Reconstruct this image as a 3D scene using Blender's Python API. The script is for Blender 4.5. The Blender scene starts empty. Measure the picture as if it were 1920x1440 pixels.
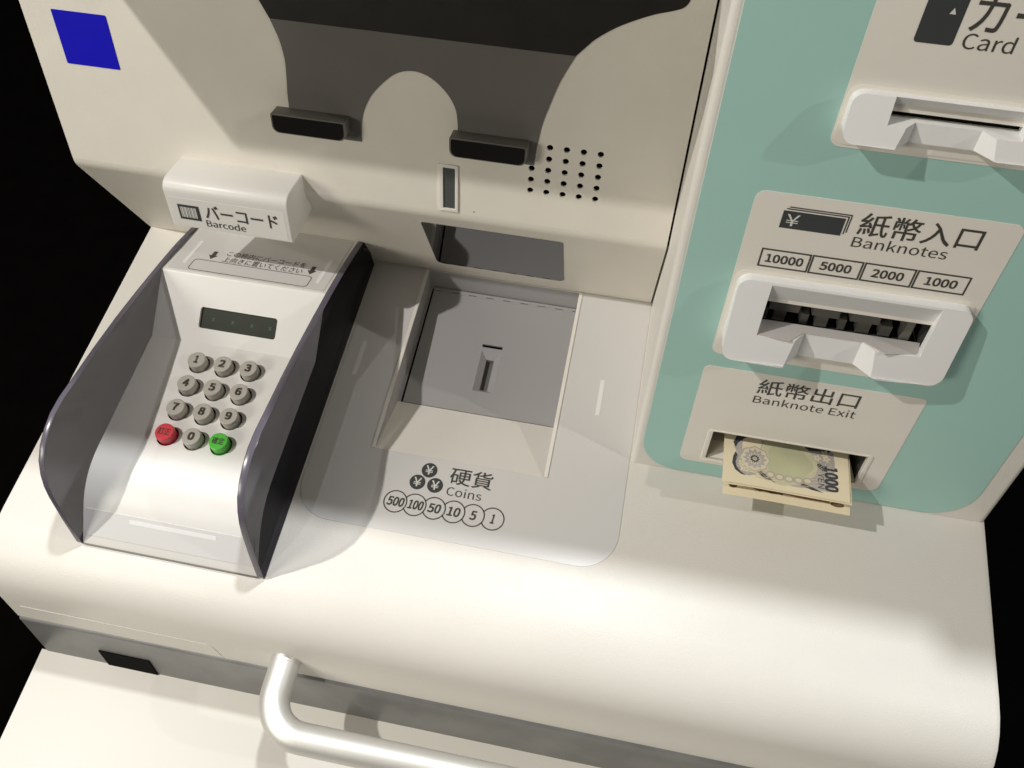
import bpy, bmesh, math, random
from mathutils import Vector, Matrix
from mathutils.geometry import tessellate_polygon
random.seed(7)
SC = bpy.context.scene
COL = SC.collection
MM = 0.001
SOL = 'MANIFOLD'

# ------------------------------------------------------------------ camera
cam_d = bpy.data.cameras.new('camera')
cam = bpy.data.objects.new('camera', cam_d)
COL.objects.link(cam)
R_RIGHT = (0.98109157, 0.19329288, -0.00985855)
R_DOWN = (0.16245986, -0.85013918, -0.50086941)
R_FWD = (-0.10519563, 0.48979714, -0.86546672)
m = Matrix.Identity(4)
for i in range(3):
    m[i][0] = R_RIGHT[i]; m[i][1] = -R_DOWN[i]; m[i][2] = -R_FWD[i]
m.translation = (0.36855638, -0.37647022, 0.51179583)
cam.matrix_world = m
cam_d.sensor_width = 36.0
cam_d.lens = 1591.67 * 36.0 / 1920.0
cam_d.clip_start = 0.01
cam_d.clip_end = 50
SC.camera = cam
SC.render.resolution_x, SC.render.resolution_y = 1024, 768

# ------------------------------------------------------------------ light
world = bpy.data.worlds.new('World'); SC.world = world; world.use_nodes = True
bg = world.node_tree.nodes['Background']
bg.inputs[0].default_value = (1.0, 0.95, 0.84, 1)
bg.inputs[1].default_value = 0.09


def lamp(name, loc, power, size, color, target=None, kind='POINT', spot=None, blend=0.3):
    d = bpy.data.lights.new(name, kind)
    d.energy = power; d.color = color
    if kind == 'AREA':
        d.shape = 'DISK'; d.size = size
    else:
        d.shadow_soft_size = size
    if kind == 'SPOT':
        d.spot_size = math.radians(spot); d.spot_blend = blend
    o = bpy.data.objects.new(name, d); COL.objects.link(o)
    o.location = loc
    if target is not None:
        o.rotation_euler = (Vector(target) - Vector(loc)).to_track_quat('-Z', 'Y').to_euler()
    return o


lamp('ceiling_downlight_left', (-0.70, -0.40, 1.40), 65, 0.014, (1.0, 0.955, 0.895))
lamp('ceiling_downlight_behind', (0.46, 0.350, 1.60), 73, 0.035, (0.965, 0.985, 1.0))
lamp('ceiling_downlight_right', (1.60, -0.28, 1.00), 15, 0.012, (1.0, 0.95, 0.88))
lamp('left_front_fill', (-1.0, -1.4, 0.95), 13.5, 0.6, (1.0, 0.945, 0.82), (0.3, -0.1, 0.1), 'AREA')  # added soft fill from the left front, not a known fixture

SC.view_settings.view_transform = 'Standard'
SC.view_settings.look = 'None'
SC.view_settings.exposure = 0
SC.view_settings.gamma = 1
SC.view_settings.use_curve_mapping = False

# ------------------------------------------------------------------ materials
MATS = {}


def mat(name, col, rough=0.5, metal=0.0, bump=0.0, bscale=900.0, spec=0.5, mottle=0.0, coat=0.0, specks=False):
    if name in MATS:
        return MATS[name]
    ma = bpy.data.materials.new(name); ma.use_nodes = True
    nt = ma.node_tree; b = nt.nodes['Principled BSDF']
    b.inputs['Base Color'].default_value = (*col, 1)
    b.inputs['Roughness'].default_value = rough
    b.inputs['Metallic'].default_value = metal
    b.inputs['Specular IOR Level'].default_value = spec
    b.inputs['Coat Weight'].default_value = coat
    tc = nt.nodes.new('ShaderNodeTexCoord')
    if mottle > 0:
        n = nt.nodes.new('ShaderNodeTexNoise'); n.inputs['Scale'].default_value = 22; n.inputs['Detail'].default_value = 6
        nt.links.new(tc.outputs['Object'], n.inputs['Vector'])
        mr = nt.nodes.new('ShaderNodeMapRange')
        mr.inputs[1].default_value = 0.3; mr.inputs[2].default_value = 0.7
        mr.inputs[3].default_value = 1 - mottle; mr.inputs[4].default_value = 1 + mottle * 0.4
        nt.links.new(n.outputs['Fac'], mr.inputs[0])
        mx = nt.nodes.new('ShaderNodeVectorMath'); mx.operation = 'SCALE'
        mx.inputs[0].default_value = col
        nt.links.new(mr.outputs[0], mx.inputs['Scale'])
        nt.links.new(mx.outputs[0], b.inputs['Base Color'])
        mr2 = nt.nodes.new('ShaderNodeMapRange')
        mr2.inputs[3].default_value = max(0.02, rough - 0.08); mr2.inputs[4].default_value = rough + 0.08
        n2 = nt.nodes.new('ShaderNodeTexNoise'); n2.inputs['Scale'].default_value = 60; n2.inputs['Detail'].default_value = 4
        nt.links.new(tc.outputs['Object'], n2.inputs['Vector'])
        nt.links.new(n2.outputs['Fac'], mr2.inputs[0])
        nt.links.new(mr2.outputs[0], b.inputs['Roughness'])
    if specks:
        vo = nt.nodes.new('ShaderNodeTexVoronoi'); vo.inputs['Scale'].default_value = 26
        nt.links.new(tc.outputs['Object'], vo.inputs['Vector'])
        ls = nt.nodes.new('ShaderNodeMath'); ls.operation = 'LESS_THAN'; ls.inputs[1].default_value = 0.017
        nt.links.new(vo.outputs['Distance'], ls.inputs[0])
        sp = nt.nodes.new('ShaderNodeSeparateColor'); nt.links.new(vo.outputs['Color'], sp.inputs[0])
        gt = nt.nodes.new('ShaderNodeMath'); gt.operation = 'GREATER_THAN'; gt.inputs[1].default_value = 0.55
        nt.links.new(sp.outputs[0], gt.inputs[0])
        ml = nt.nodes.new('ShaderNodeMath'); ml.operation = 'MULTIPLY'
        nt.links.new(ls.outputs[0], ml.inputs[0]); nt.links.new(gt.outputs[0], ml.inputs[1])
        ml2 = nt.nodes.new('ShaderNodeMath'); ml2.operation = 'MULTIPLY'; ml2.inputs[1].default_value = 0.6
        nt.links.new(ml.outputs[0], ml2.inputs[0])
        mixc = nt.nodes.new('ShaderNodeMix'); mixc.data_type = 'RGBA'
        src = b.inputs['Base Color'].links[0].from_socket if b.inputs['Base Color'].links else None
        if src: nt.links.new(src, mixc.inputs[6])
        else: mixc.inputs[6].default_value = (*col, 1)
        mixc.inputs[7].default_value = (0.16, 0.14, 0.11, 1)
        nt.links.new(ml2.outputs[0], mixc.inputs[0]); nt.links.new(mixc.outputs[2], b.inputs['Base Color'])
    if bump > 0:
        n = nt.nodes.new('ShaderNodeTexNoise'); n.inputs['Scale'].default_value = bscale; n.inputs['Detail'].default_value = 2
        nt.links.new(tc.outputs['Object'], n.inputs['Vector'])
        bp = nt.nodes.new('ShaderNodeBump'); bp.inputs['Strength'].default_value = bump
        bp.inputs['Distance'].default_value = 0.0004
        nt.links.new(n.outputs['Fac'], bp.inputs['Height'])
        nt.links.new(bp.outputs[0], b.inputs['Normal'])
    MATS[name] = ma
    return ma


WHITE = mat('warm_white_plastic', (0.73, 0.705, 0.655), 0.42, bump=0.3, bscale=1100, mottle=0.02, specks=True)
PANEL = mat('beige_panel_paint', (0.785, 0.75, 0.675), 0.5, bump=0.25, bscale=1300, mottle=0.04, specks=True)
KEYW = mat('keypad_white_plastic', (0.75, 0.735, 0.71), 0.4, bump=0.12, bscale=1500, mottle=0.02)
CREAM = mat('cream_plastic', (0.82, 0.79, 0.735), 0.5, bump=0.15, mottle=0.03)
SHELFM = mat('cream_laminate', (0.62, 0.60, 0.545), 0.42, specks=True)
SHEET = mat('lavender_grey_film', (0.645, 0.635, 0.625), 0.32)
SHEET2 = mat('white_film', (0.79, 0.755, 0.69), 0.5, mottle=0.03)
SHEET3 = mat('pale_lavender_film', (0.68, 0.67, 0.665), 0.3)
LIGHTBAR = mat('pale_window_film', (0.82, 0.82, 0.82), 0.25)
TEAL = mat('teal_film', (0.38, 0.615, 0.56), 0.45, mottle=0.02)
COING = mat('coin_plate_grey', (0.37, 0.36, 0.362), 0.55, bump=0.1, bscale=2000)
DGREY = mat('dark_grey_plastic', (0.14, 0.132, 0.122), 0.45, bump=0.1, mottle=0.06)
BLACK = mat('black_plastic', (0.006, 0.0055, 0.005), 0.4, spec=0.25)
SCREENB = mat('black_screen', (0.016, 0.014, 0.012), 0.4, mottle=0.1)
HOLE = mat('black_cavity', (0.004, 0.004, 0.004), 0.9, spec=0.1)
INK = mat('printed_dark_ink', (0.055, 0.052, 0.045), 0.5)
INKB = mat('button_print', (0.030, 0.025, 0.012), 0.6)
INK2 = mat('printed_charcoal_ink', (0.045, 0.05, 0.052), 0.45)
INKW = mat('printed_white_ink', (0.66, 0.65, 0.62), 0.5)
BLUE = mat('blue_sticker_film', (0.006, 0.004, 0.50), 0.5, mottle=0.03, spec=0.2)
BTN = mat('grey_button', (0.44, 0.42, 0.375), 0.45, bump=0.1, mottle=0.03)
RED = mat('red_button', (0.62, 0.045, 0.065), 0.35)
GREEN = mat('green_button', (0.085, 0.50, 0.055), 0.35)
LCD = mat('lcd_glass', (0.035, 0.042, 0.030), 0.22)
LCDX = mat('lcd_segments', (0.06, 0.14, 0.06), 0.4)
ALU = mat('satin_aluminium', (0.70, 0.69, 0.66), 0.5, metal=0.75, bump=0.15, bscale=2500)
BAND = mat('grey_band_metal', (0.26, 0.26, 0.26), 0.42, metal=0.3, mottle=0.25)
LENS = mat('dark_lens', (0.085, 0.095, 0.095), 0.2)
MIRROR = mat('mirror_steel', (0.29, 0.295, 0.30), 0.03, metal=1.0)
SLOTG = mat('slot_grey', (0.15, 0.145, 0.13), 0.6)
RAMPM = mat('ramp_shade_grey', (0.54, 0.52, 0.50), 0.5)  # grey ramp, darkened further so the colour carries its shading contrast
THROAT = mat('throat_dark', (0.045, 0.044, 0.038), 0.7)
PAPER = mat('banknote_paper', (0.80, 0.71, 0.505), 0.7, bump=0.15, mottle=0.05)
N_LAV = mat('note_lavender_ink', (0.47, 0.43, 0.41), 0.75, mottle=0.2)
N_GREY = mat('note_grey_ink', (0.50, 0.46, 0.36), 0.75, mottle=0.2)
N_GREEN = mat('note_green_ink', (0.53, 0.53, 0.34), 0.75, mottle=0.18)
N_GREEN2 = mat('note_pale_green_ink', (0.62, 0.59, 0.40), 0.75, mottle=0.18)
N_NAVY = mat('note_navy_ink', (0.05, 0.055, 0.065), 0.7)
N_BROWN = mat('note_brown_ink', (0.14, 0.095, 0.035), 0.7, mottle=0.3)
N_ROSE = mat('note_rose_ink', (0.33, 0.20, 0.15), 0.7, mottle=0.3)
N_PALE = mat('note_pale_ink', (0.68, 0.62, 0.46), 0.75)
FLOORM = mat('dark_floor', (0.0022, 0.0019, 0.0017), 0.8, mottle=0.3, spec=0.02)


def soften(ma, radius):
    nt = ma.node_tree; b = nt.nodes['Principled BSDF']
    bv = nt.nodes.new('ShaderNodeBevel'); bv.samples = 6; bv.inputs['Radius'].default_value = radius
    lk = b.inputs['Normal'].links
    if lk:
        bump = lk[0].from_node; nt.links.new(bv.outputs[0], bump.inputs['Normal'])
    else:
        nt.links.new(bv.outputs[0], b.inputs['Normal'])
    return ma


BEZEL = soften(mat('cream_bezel_plastic', (0.85, 0.79, 0.705), 0.5, bump=0.3, bscale=1300, mottle=0.02), 0.0018)


def guard_material():
    ma = bpy.data.materials.new('smoked_acrylic'); ma.use_nodes = True
    nt = ma.node_tree; b = nt.nodes['Principled BSDF']
    b.inputs['Base Color'].default_value = (0.012, 0.011, 0.015, 1)
    b.inputs['Roughness'].default_value = 0.16
    out = nt.nodes['Material Output']
    tr = nt.nodes.new('ShaderNodeBsdfTransparent'); tr.inputs[0].default_value = (0.43, 0.43, 0.45, 1)
    mix = nt.nodes.new('ShaderNodeMixShader'); mix.inputs[0].default_value = 0.75
    nt.links.new(b.outputs[0], mix.inputs[1]); nt.links.new(tr.outputs[0], mix.inputs[2])
    nt.links.new(mix.outputs[0], out.inputs['Surface'])
    return ma


GUARD = guard_material()
GEDGE = mat('polished_acrylic_edge', (0.12, 0.108, 0.14), 0.25, mottle=0.2)

# ------------------------------------------------------------------ frames (x along the machine, v up the surface, n out of it), mm
class Frame:
    def __init__(s, y0, z0, y1, z1, x0=0.0):
        l = math.hypot(y1 - y0, z1 - z0)
        s.o = Vector((x0, y0, z0)); s.d = Vector((0, (y1 - y0) / l, (z1 - z0) / l)); s.n = Vector((0, -s.d.z, s.d.y)); s.len = l
    def __call__(s, x, v, n=0.0):
        return (s.o + Vector((x, 0, 0)) + s.d * v + s.n * n) * MM

DESK = Frame(0, 0, 1, 0)
LOW = Frame(0, 0, -31.3, 99.8)
UP = Frame(-31.3, 99.8, -1.4, 200.2)
FRONT = Frame(-130.6, 0, -56.2, 289.6)

# ------------------------------------------------------------------ object helpers
WLOC = {}


def empty(name, loc_mm, label, cat, group=None):
    o = bpy.data.objects.new(name, None); COL.objects.link(o)
    o.empty_display_size = 0.02
    o.location = Vector(loc_mm) * MM; WLOC[o] = Vector(o.location)
    o['label'] = label; o['category'] = cat
    if group: o['group'] = group
    return o


def link(name, me, material, parent=None, angle=32, label=None, recentre=True):
    me.name = name
    if material is not None and not me.materials:
        me.materials.append(material)
    c = Vector((0, 0, 0))
    if recentre and len(me.vertices):
        lo = Vector((min(v.co.x for v in me.vertices), min(v.co.y for v in me.vertices), min(v.co.z for v in me.vertices)))
        hi = Vector((max(v.co.x for v in me.vertices), max(v.co.y for v in me.vertices), max(v.co.z for v in me.vertices)))
        c = (lo + hi) / 2
        me.transform(Matrix.Translation(-c))
    if angle:
        for p in me.polygons: p.use_smooth = True
        me.set_sharp_from_angle(angle=math.radians(angle))
    o = bpy.data.objects.new(name, me); COL.objects.link(o)
    WLOC[o] = c
    if parent is not None:
        o.parent = parent; o.location = c - WLOC[parent]
    else:
        o.location = c
    if label: o['label'] = label
    return o


def place(name, me, world_loc, parent):
    """another object that shares mesh data"""
    o = bpy.data.objects.new(name, me); COL.objects.link(o)
    WLOC[o] = Vector(world_loc); o.parent = parent; o.location = Vector(world_loc) - WLOC[parent]
    return o


def to_mesh(bm):
    bmesh.ops.recalc_face_normals(bm, faces=bm.faces)
    me = bpy.data.meshes.new('mesh'); bm.to_mesh(me); bm.free(); return me


def bevel(bm, off, seg=3, ang=25, sel=None):
    es = []
    for e in bm.edges:
        if len(e.link_faces) == 2 and e.calc_face_angle(0) > math.radians(ang) and (sel is None or sel(e)):
            es.append(e)
    if es:
        bmesh.ops.bevel(bm, geom=es, offset=off * MM, segments=seg, affect='EDGES', profile=0.5, clamp_overlap=True)


def prism(prof, x0, x1, bev=0.0, seg=3, ang=25):
    """closed profile of (y,z) mm extruded along x"""
    bm = bmesh.new()
    a = [bm.verts.new((x0 * MM, y * MM, z * MM)) for y, z in prof]
    b = [bm.verts.new((x1 * MM, y * MM, z * MM)) for y, z in prof]
    n = len(prof)
    bm.faces.new(a); bm.faces.new(list(reversed(b)))
    for i in range(n):
        bm.faces.new((a[i], b[i], b[(i + 1) % n], a[(i + 1) % n]))
    bmesh.ops.recalc_face_normals(bm, faces=bm.faces)
    if bev: bevel(bm, bev, seg, ang)
    return bm


def fbox(bm, fr, x0, x1, v0, v1, n0, n1):
    vs = [bm.verts.new(fr(x, v, n)) for n in (n0, n1) for x, v in ((x0, v0), (x1, v0), (x1, v1), (x0, v1))]
    for f in ((0, 3, 2, 1), (4, 5, 6, 7), (0, 1, 5, 4), (1, 2, 6, 5), (2, 3, 7, 6), (3, 0, 4, 7)):
        bm.faces.new([vs[i] for i in f])


def slab(fr, loops, n0, n1, bev=0.0, bm=None):
    """plate with holes: loops of (x,v) in a frame, from n0 to n1"""
    own = bm is None
    if own: bm = bmesh.new()
    flat = [Vector((p[0], p[1], 0)) for L in loops for p in L]
    tris = tessellate_polygon([[Vector((p[0], p[1], 0)) for p in L] for L in loops])
    lo = [bm.verts.new(fr(p.x, p.y, n0)) for p in flat]
    hi = [bm.verts.new(fr(p.x, p.y, n1)) for p in flat]
    for t in tris:
        try:
            bm.faces.new([hi[i] for i in t]); bm.faces.new([lo[i] for i in reversed(t)])
        except ValueError:
            pass
    k = 0
    for L in loops:
        m_ = len(L)
        for i in range(m_):
            a, b = k + i, k + (i + 1) % m_
            bm.faces.new((lo[a], lo[b], hi[b], hi[a]))
        k += m_
    if own:
        bmesh.ops.recalc_face_normals(bm, faces=bm.faces)
        if bev:
            bevel(bm, bev, 2, 60)
    return bm


def rrect(x0, x1, v0, v1, r, seg=6):
    if not isinstance(r, (tuple, list)): r = (r,) * 4          # bl, br, tr, tl
    out = []
    for (cx, cy, a0, rr) in ((x0, v0, 180, r[0]), (x1, v0, 270, r[1]), (x1, v1, 0, r[2]), (x0, v1, 90, r[3])):
        sx = 1 if cx == x0 else -1; sy = 1 if cy == v0 else -1
        if rr <= 0:
            out.append((cx, cy)); continue
        for k in range(seg + 1):
            a = math.radians(a0 + 90 * k / seg)
            out.append((cx + sx * rr + rr * math.cos(a), cy + sy * rr + rr * math.sin(a)))
    return out


def circle(cx, cy, r, n=20, ry=None):
    ry = ry or r
    return [(cx + r * math.cos(2 * math.pi * k / n), cy + ry * math.sin(2 * math.pi * k / n)) for k in range(n)]


def ribbon(fr, pts, w, n0, n1, closed=True, bm=None):
    """line of width w along (x,v) points"""
    own = bm is None
    if own: bm = bmesh.new()
    m_ = len(pts); L = []; Rr = []
    for i, p in enumerate(pts):
        a = Vector(pts[(i - 1) % m_]) if (closed or i > 0) else Vector(p)
        b = Vector(pts[(i + 1) % m_]) if (closed or i < m_ - 1) else Vector(p)
        p = Vector(p)
        d1 = (p - a); d2 = (b - p)
        d1 = d1.normalized() if d1.length > 1e-9 else d2.normalized()
        d2 = d2.normalized() if d2.length > 1e-9 else d1
        t = (d1 + d2).normalized(); nn = Vector((-t.y, t.x))
        k = w / 2 / max(0.4, nn.dot(Vector((-d1.y, d1.x))))
        L.append(p + nn * k); Rr.append(p - nn * k)
    vl = [[bm.verts.new(fr(q.x, q.y, n)) for q in S] for S, n in ((L, n0), (Rr, n0), (L, n1), (Rr, n1))]
    for i in range(m_ if closed else m_ - 1):
        j = (i + 1) % m_
        bm.faces.new((vl[2][i], vl[3][i], vl[3][j], vl[2][j]))
        bm.faces.new((vl[0][i], vl[0][j], vl[2][j], vl[2][i]))
        bm.faces.new((vl[1][i], vl[3][i], vl[3][j], vl[1][j]))
    return bm


try:        # a plain grotesque that ships with Blender, for the Latin letters and digits
    import os
    LATIN = bpy.data.fonts.load(os.path.join(bpy.utils.system_resource('DATAFILES', path='fonts'), 'Noto Sans CJK Regular.woff2'))
except Exception:
    LATIN = None


def text_mesh(s, bold=0.0, spacing=1.0):
    cu = bpy.data.curves.new('txt', 'FONT'); cu.body = s; cu.size = 1.0; cu.resolution_u = 4
    if LATIN is not None and all(ord(c) < 256 for c in s): cu.font = LATIN
    cu.offset = bold; cu.space_character = spacing
    ob = bpy.data.objects.new('txt', cu)
    COL.objects.link(ob)
    me = bpy.data.meshes.new_from_object(ob)
    bpy.data.objects.remove(ob); bpy.data.curves.remove(cu)
    return me


def print_text(name, s, fr, x0, x1, v0, v1, n, material, parent, bold=0.0, spacing=1.0, rot=0, shear=0.0):
    """lettering fitted to the box x0..x1, v0..v1 of a frame"""
    cjk = any(ord(c) > 256 for c in s)
    me = text_mesh(s, 0.0, spacing)
    if rot:
        me.transform(Matrix.Rotation(math.radians(rot), 4, 'Z'))
    xs = [v.co.x for v in me.vertices]; ys = [v.co.y for v in me.vertices]
    ax, bx, ay, by = min(xs), max(xs), min(ys), max(ys)
    for v in me.vertices:
        u = x0 + (v.co.x - ax) / (bx - ax) * (x1 - x0); w = v0 + (v.co.y - ay) / (by - ay) * (v1 - v0)
        u += shear * (w - v0)
        v.co = (u, w, 0)
    if bold > 0:          # heavier strokes: the same outline laid down four times, a hair apart
        d = bold * min(v1 - v0, 8.0) * (1.0 if cjk else 1.6)
        bm = bmesh.new()
        for k, (a, b) in enumerate(((d, d), (-d, d), (d, -d), (-d, -d))):
            k0 = len(bm.verts); bm.from_mesh(me); bm.verts.ensure_lookup_table()
            for q in bm.verts[k0:]:
                q.co.x += a; q.co.y += b; q.co.z = 0.004 * k
        bm.to_mesh(me); bm.free()
    for v in me.vertices:
        v.co = fr(v.co.x, v.co.y, n + v.co.z)
    return link(name, me, material, parent, angle=0)


# =================================================================== SETTING
bm = bmesh.new()
vs = [bm.verts.new((x, y, -0.86)) for x, y in ((-6, -6), (6, -6), (6, 8), (-6, 8))]
bm.faces.new(vs)
fl = link('floor', to_mesh(bm), FLOORM, None, 0); fl['kind'] = 'structure'; fl['label'] = 'very dark floor around the machine'

# =================================================================== PAYMENT MACHINE
PM = empty('payment_machine', (310, -120, -860), 'off-white self-service cash payment machine with coin tray, mirror and speaker holes', 'payment machine')
W = 620.0
RX0, RX1, RY0, RY1 = 226.0, 340.5, -152.0, -1.0

# desk top with a rounded front edge and the opening of the coin tray
dprof = [(40, 0), (RY1, 0), (RY0, 0), (-205, 0), (-238, 0), (-248, -0.7), (-257, -2.8), (-265, -6.4), (-272, -11.6), (-278, -18.5), (-282.5, -27), (-285.5, -37), (-288, -50), (-291.5, -68.3)]
xs = [0, 3, RX0, RX1, W - 3, W]
bm = bmesh.new()
def drop(x):
    return 0 if 3 <= x <= W - 3 else 1
grid = []
for x in xs:
    row = []
    for (y, z) in dprof:
        row.append(bm.verts.new((x * MM, y * MM, (z - (1.2 if drop(x) else 0)) * MM)))
    grid.append(row)
for i in range(len(xs) - 1):
    for j in range(len(dprof) - 1):
        if xs[i] == RX0 and dprof[j][0] == RY1: continue
        bm.faces.new((grid[i][j], grid[i][j + 1], grid[i + 1][j + 1], grid[i + 1][j]))
for row in (grid[0], grid[-1]):
    a = bm.verts.new((row[0].co.x, 0.04, -0.0683))
    bm.faces.new(row + [a])
me = to_mesh(bm)
desk = link('desk_top', me, WHITE, PM, 40)

# lower cabinet, grey band and latch under the desk
cab = prism([(180, -860), (180, -69), (-270, -69), (-270, -860)], 6, 614, 3)
link('cabinet', to_mesh(cab), WHITE, PM)
bm = prism([(-262, -68.6), (-291, -68.6), (-293.5, -70.5), (-294, -74), (-304, -121), (-262, -125)], 1, 619, 0.8, 2, 20)
band = link('grey_band', to_mesh(bm), BAND, PM)
BFR = Frame(-304, -121, -294, -74)
bm = bmesh.new(); fbox(bm, BFR, 50, 88, -1.0, 24, -0.5, 0.8)
bevel(bm, 0.4, 2)
link('latch', to_mesh(bm), HOLE, band)
# thin cover sheet on the desk front
CFR = Frame(-291.5, -68.3, -288, -50)
bm = slab(CFR, [[(10, 0.6), (150, 0.6), (146, 15.5), (143, 18.2), (10, 18.2)]], -0.05, 0.25)
link('cover_sheet', to_mesh(bm), WHITE, desk)

# screen housing: lower (overhanging) panel, upper panel with speaker holes, back box
XM = 394.6
hprof = [(2, -0.5)]
for k in range(5):       # softened crease
    t = k / 4
    a = LOW(0, LOW.len - 4 * (1 - t)) / MM; b = UP(0, 4 * t) / MM
    p = a * (1 - t) + b * t
    if k == 0: hprof.append((a.y, a.z))
    elif k == 4: hprof.append((b.y, b.z))
    else:
        q0 = LOW(0, LOW.len - 4) / MM; q1 = LOW(0, LOW.len) / MM; q2 = UP(0, 4) / MM
        q = q0 * (1 - t) ** 2 + q1 * 2 * t * (1 - t) + q2 * t * t
        hprof.append((q.y, q.z))
crease = hprof[1:]
# lower panel as a shell
def strip(name, prof, x0, x1, material, parent):
    bm = bmesh.new()
    a = [bm.verts.new((x0 * MM, y * MM, z * MM)) for y, z in prof]
    b = [bm.verts.new((x1 * MM, y * MM, z * MM)) for y, z in prof]
    for i in range(len(prof) - 1):
        bm.faces.new((a[i], a[i + 1], b[i + 1], b[i]))
    me = bpy.data.meshes.new('mesh'); bm.to_mesh(me); bm.free()
    return link(name, me, material, parent, 30)
lowp = strip('lower_panel', [(0.15, -0.6)] + crease, 0, XM - 1.3, PANEL, PM)
# upper panel with 25 real holes
HX = [306.3 + 9.9 * i for i in range(5)]; HV = [57.0 - 7.35 * j for j in range(5)]
loops = [[(0, 4.0), (XM - 1.3, 4.0), (XM - 1.3, 241), (0, 241)]] + [circle(x, v, 1.9, 16) for x in HX for v in HV]
upp = link('upper_panel', to_mesh(slab(UP, loops, -1.5, 0)), PANEL, PM, 30)
bm = bmesh.new(); fbox(bm, UP, 298, 354, 20, 64, -6, -4)
link('speaker_backing', to_mesh(bm), HOLE, upp)
bm = bmesh.new(); fbox(bm, UP, XM - 6, XM - 0.02, 0, 240, -14, -4)
link('panel_seam', to_mesh(bm), HOLE, upp)
# side and back of the housing
top = UP(0, 241) / MM
sp = [(0.4, -0.4)] + crease + [(top.y, top.z), (150, top.z), (150, -0.4)]
bm = bmesh.new()
vs = [bm.verts.new((0.05 * MM, y * MM, z * MM)) for y, z in sp]; bm.faces.new(vs)
bm2v = [bm.verts.new((0.05 * MM, y * MM, z * MM)) for y, z in ((150, -0.4), (150, top.z))]
bm2w = [bm.verts.new((W * MM, y * MM, z * MM)) for y, z in ((150, -0.4), (150, top.z))]
bm.faces.new((bm2v[0], bm2v[1], bm2w[1], bm2w[0]))
link('housing_side', to_mesh(bm), PANEL, PM, 0)
# unseen top lip of the machine, stepped to shape the shadows it casts
for xa, xb, yf, zl in ((-12, 299.5, -84, 329), (300, 553.5, -60, 399), (554, 650, -71, 399)):
    bm = prism([(yf, zl), (yf, zl + 23), (150, zl + 23), (150, zl + 2), (40, zl)], xa, xb, 2)
    link('unseen_top_lip', to_mesh(bm), PANEL, PM)
# blue sticker
bm = slab(UP, [rrect(19.0, 53.2, 70.0, 102.0, 0.6, 2)], 0.0, 0.3)
link('blue_sticker', to_mesh(bm), BLUE, PM, label='plain blue square sticker')
# indicator window
bm = slab(UP, [rrect(249.2, 261.8, 5.2, 37.4, 0.6, 2), list(reversed(rrect(252.3, 259.9, 7.2, 35.4, 0.3, 2)))], -0.2, 1.1)
bevel(bm, 0.25, 2, 60)
win = link('indicator_window', to_mesh(bm), CREAM, PM)
bm = slab(UP, [rrect(251.8, 260.4, 6.8, 35.8, 0.3, 2)], -0.2, 0.25)
link('lens', to_mesh(bm), LENS, win)
# mirror on the overhanging panel
bm = slab(LOW, [rrect(234.8, 329.0, 18.4, 91.3, (5, 5, 2, 2), 5)], -0.2, 0.35)
link('mirror', to_mesh(bm), MIRROR, PM, 20)

# coin label film
film = rrect(185.3, 393.9, -207.2, -0.6, (24, 24, 0, 0), 10)
hole = [(223.6, -0.9), (343.0, -0.9), (343.0, -151.6), (223.6, -151.6)]
hole = [(223.6, -1.2), (223.6, -152.4), (342.9, -152.4), (342.9, -1.2)]
coin = link('coin_label_film', to_mesh(slab(DESK, [film, hole], 0.0, 0.35)), SHEET, PM, 30)
for x in (194.2, 366.6):
    bm = slab(DESK, [rrect(x, x + 2.9, -100.3, -72, 0.3, 2)], 0.35, 0.5)
    link('indicator_strip', to_mesh(bm), LIGHTBAR, coin, 0)
print_text('coin_lettering', '硬貨', DESK, 280.2, 308.2, -168.3, -156.5, 0.5, INK, coin, bold=0.012)
print_text('coin_lettering', 'Coins', DESK, 280.2, 303.3, -176.6, -170.4, 0.5, INK, coin, bold=0.0)
for (x, y) in ((265.8, -161.6), (260.0, -171.2), (271.9, -171.4)):
    d = link('coin_symbol', to_mesh(slab(DESK, [circle(x, y, 5.2, 28)], 0.36, 0.5)), INK2, coin, 0)
    print_text('yen_sign', '¥', DESK, x - 2.5, x + 2.5, y - 3.1, y + 3.1, 0.62, INKW, coin, bold=0.008)
RN = ['500', '100', '50', '10', '5', '1']
for i, s in enumerate(RN):
    cx = 249.3 + 12.8 * i; cy = -187.0; r = 7.4
    if i == 0:
        bm = ribbon(DESK, circle(cx, cy, r, 40), 0.75, 0.36, 0.5)
    else:
        a = math.acos((12.8 / 2) / r)        # part hidden under the ring before it
        pts = []
        for k in range(37):
            t = (math.pi - a) * -1 + k / 36 * 2 * (math.pi - a)
            pts.append((cx + r * math.cos(t), cy + r * math.sin(t)))
        bm = ribbon(DESK, pts, 0.75, 0.36, 0.5, closed=False)
    link('denomination_ring', to_mesh(bm), INK, coin, 0)
    w_ = {3: 10.6, 2: 7.8, 1: 3.6}[len(s)]
    if s == '1': w_ = 2.0
    if s == '100': w_ = 9.4
    off = 0.5 if s in ('100',) else 0.0
    print_text('denomination_lettering', s, DESK, cx - w_ / 2 + off, cx + w_ / 2 + off, cy - 3.0, cy + 3.0, 0.5, INK, coin, bold=0.022, shear=0.12)

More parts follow.
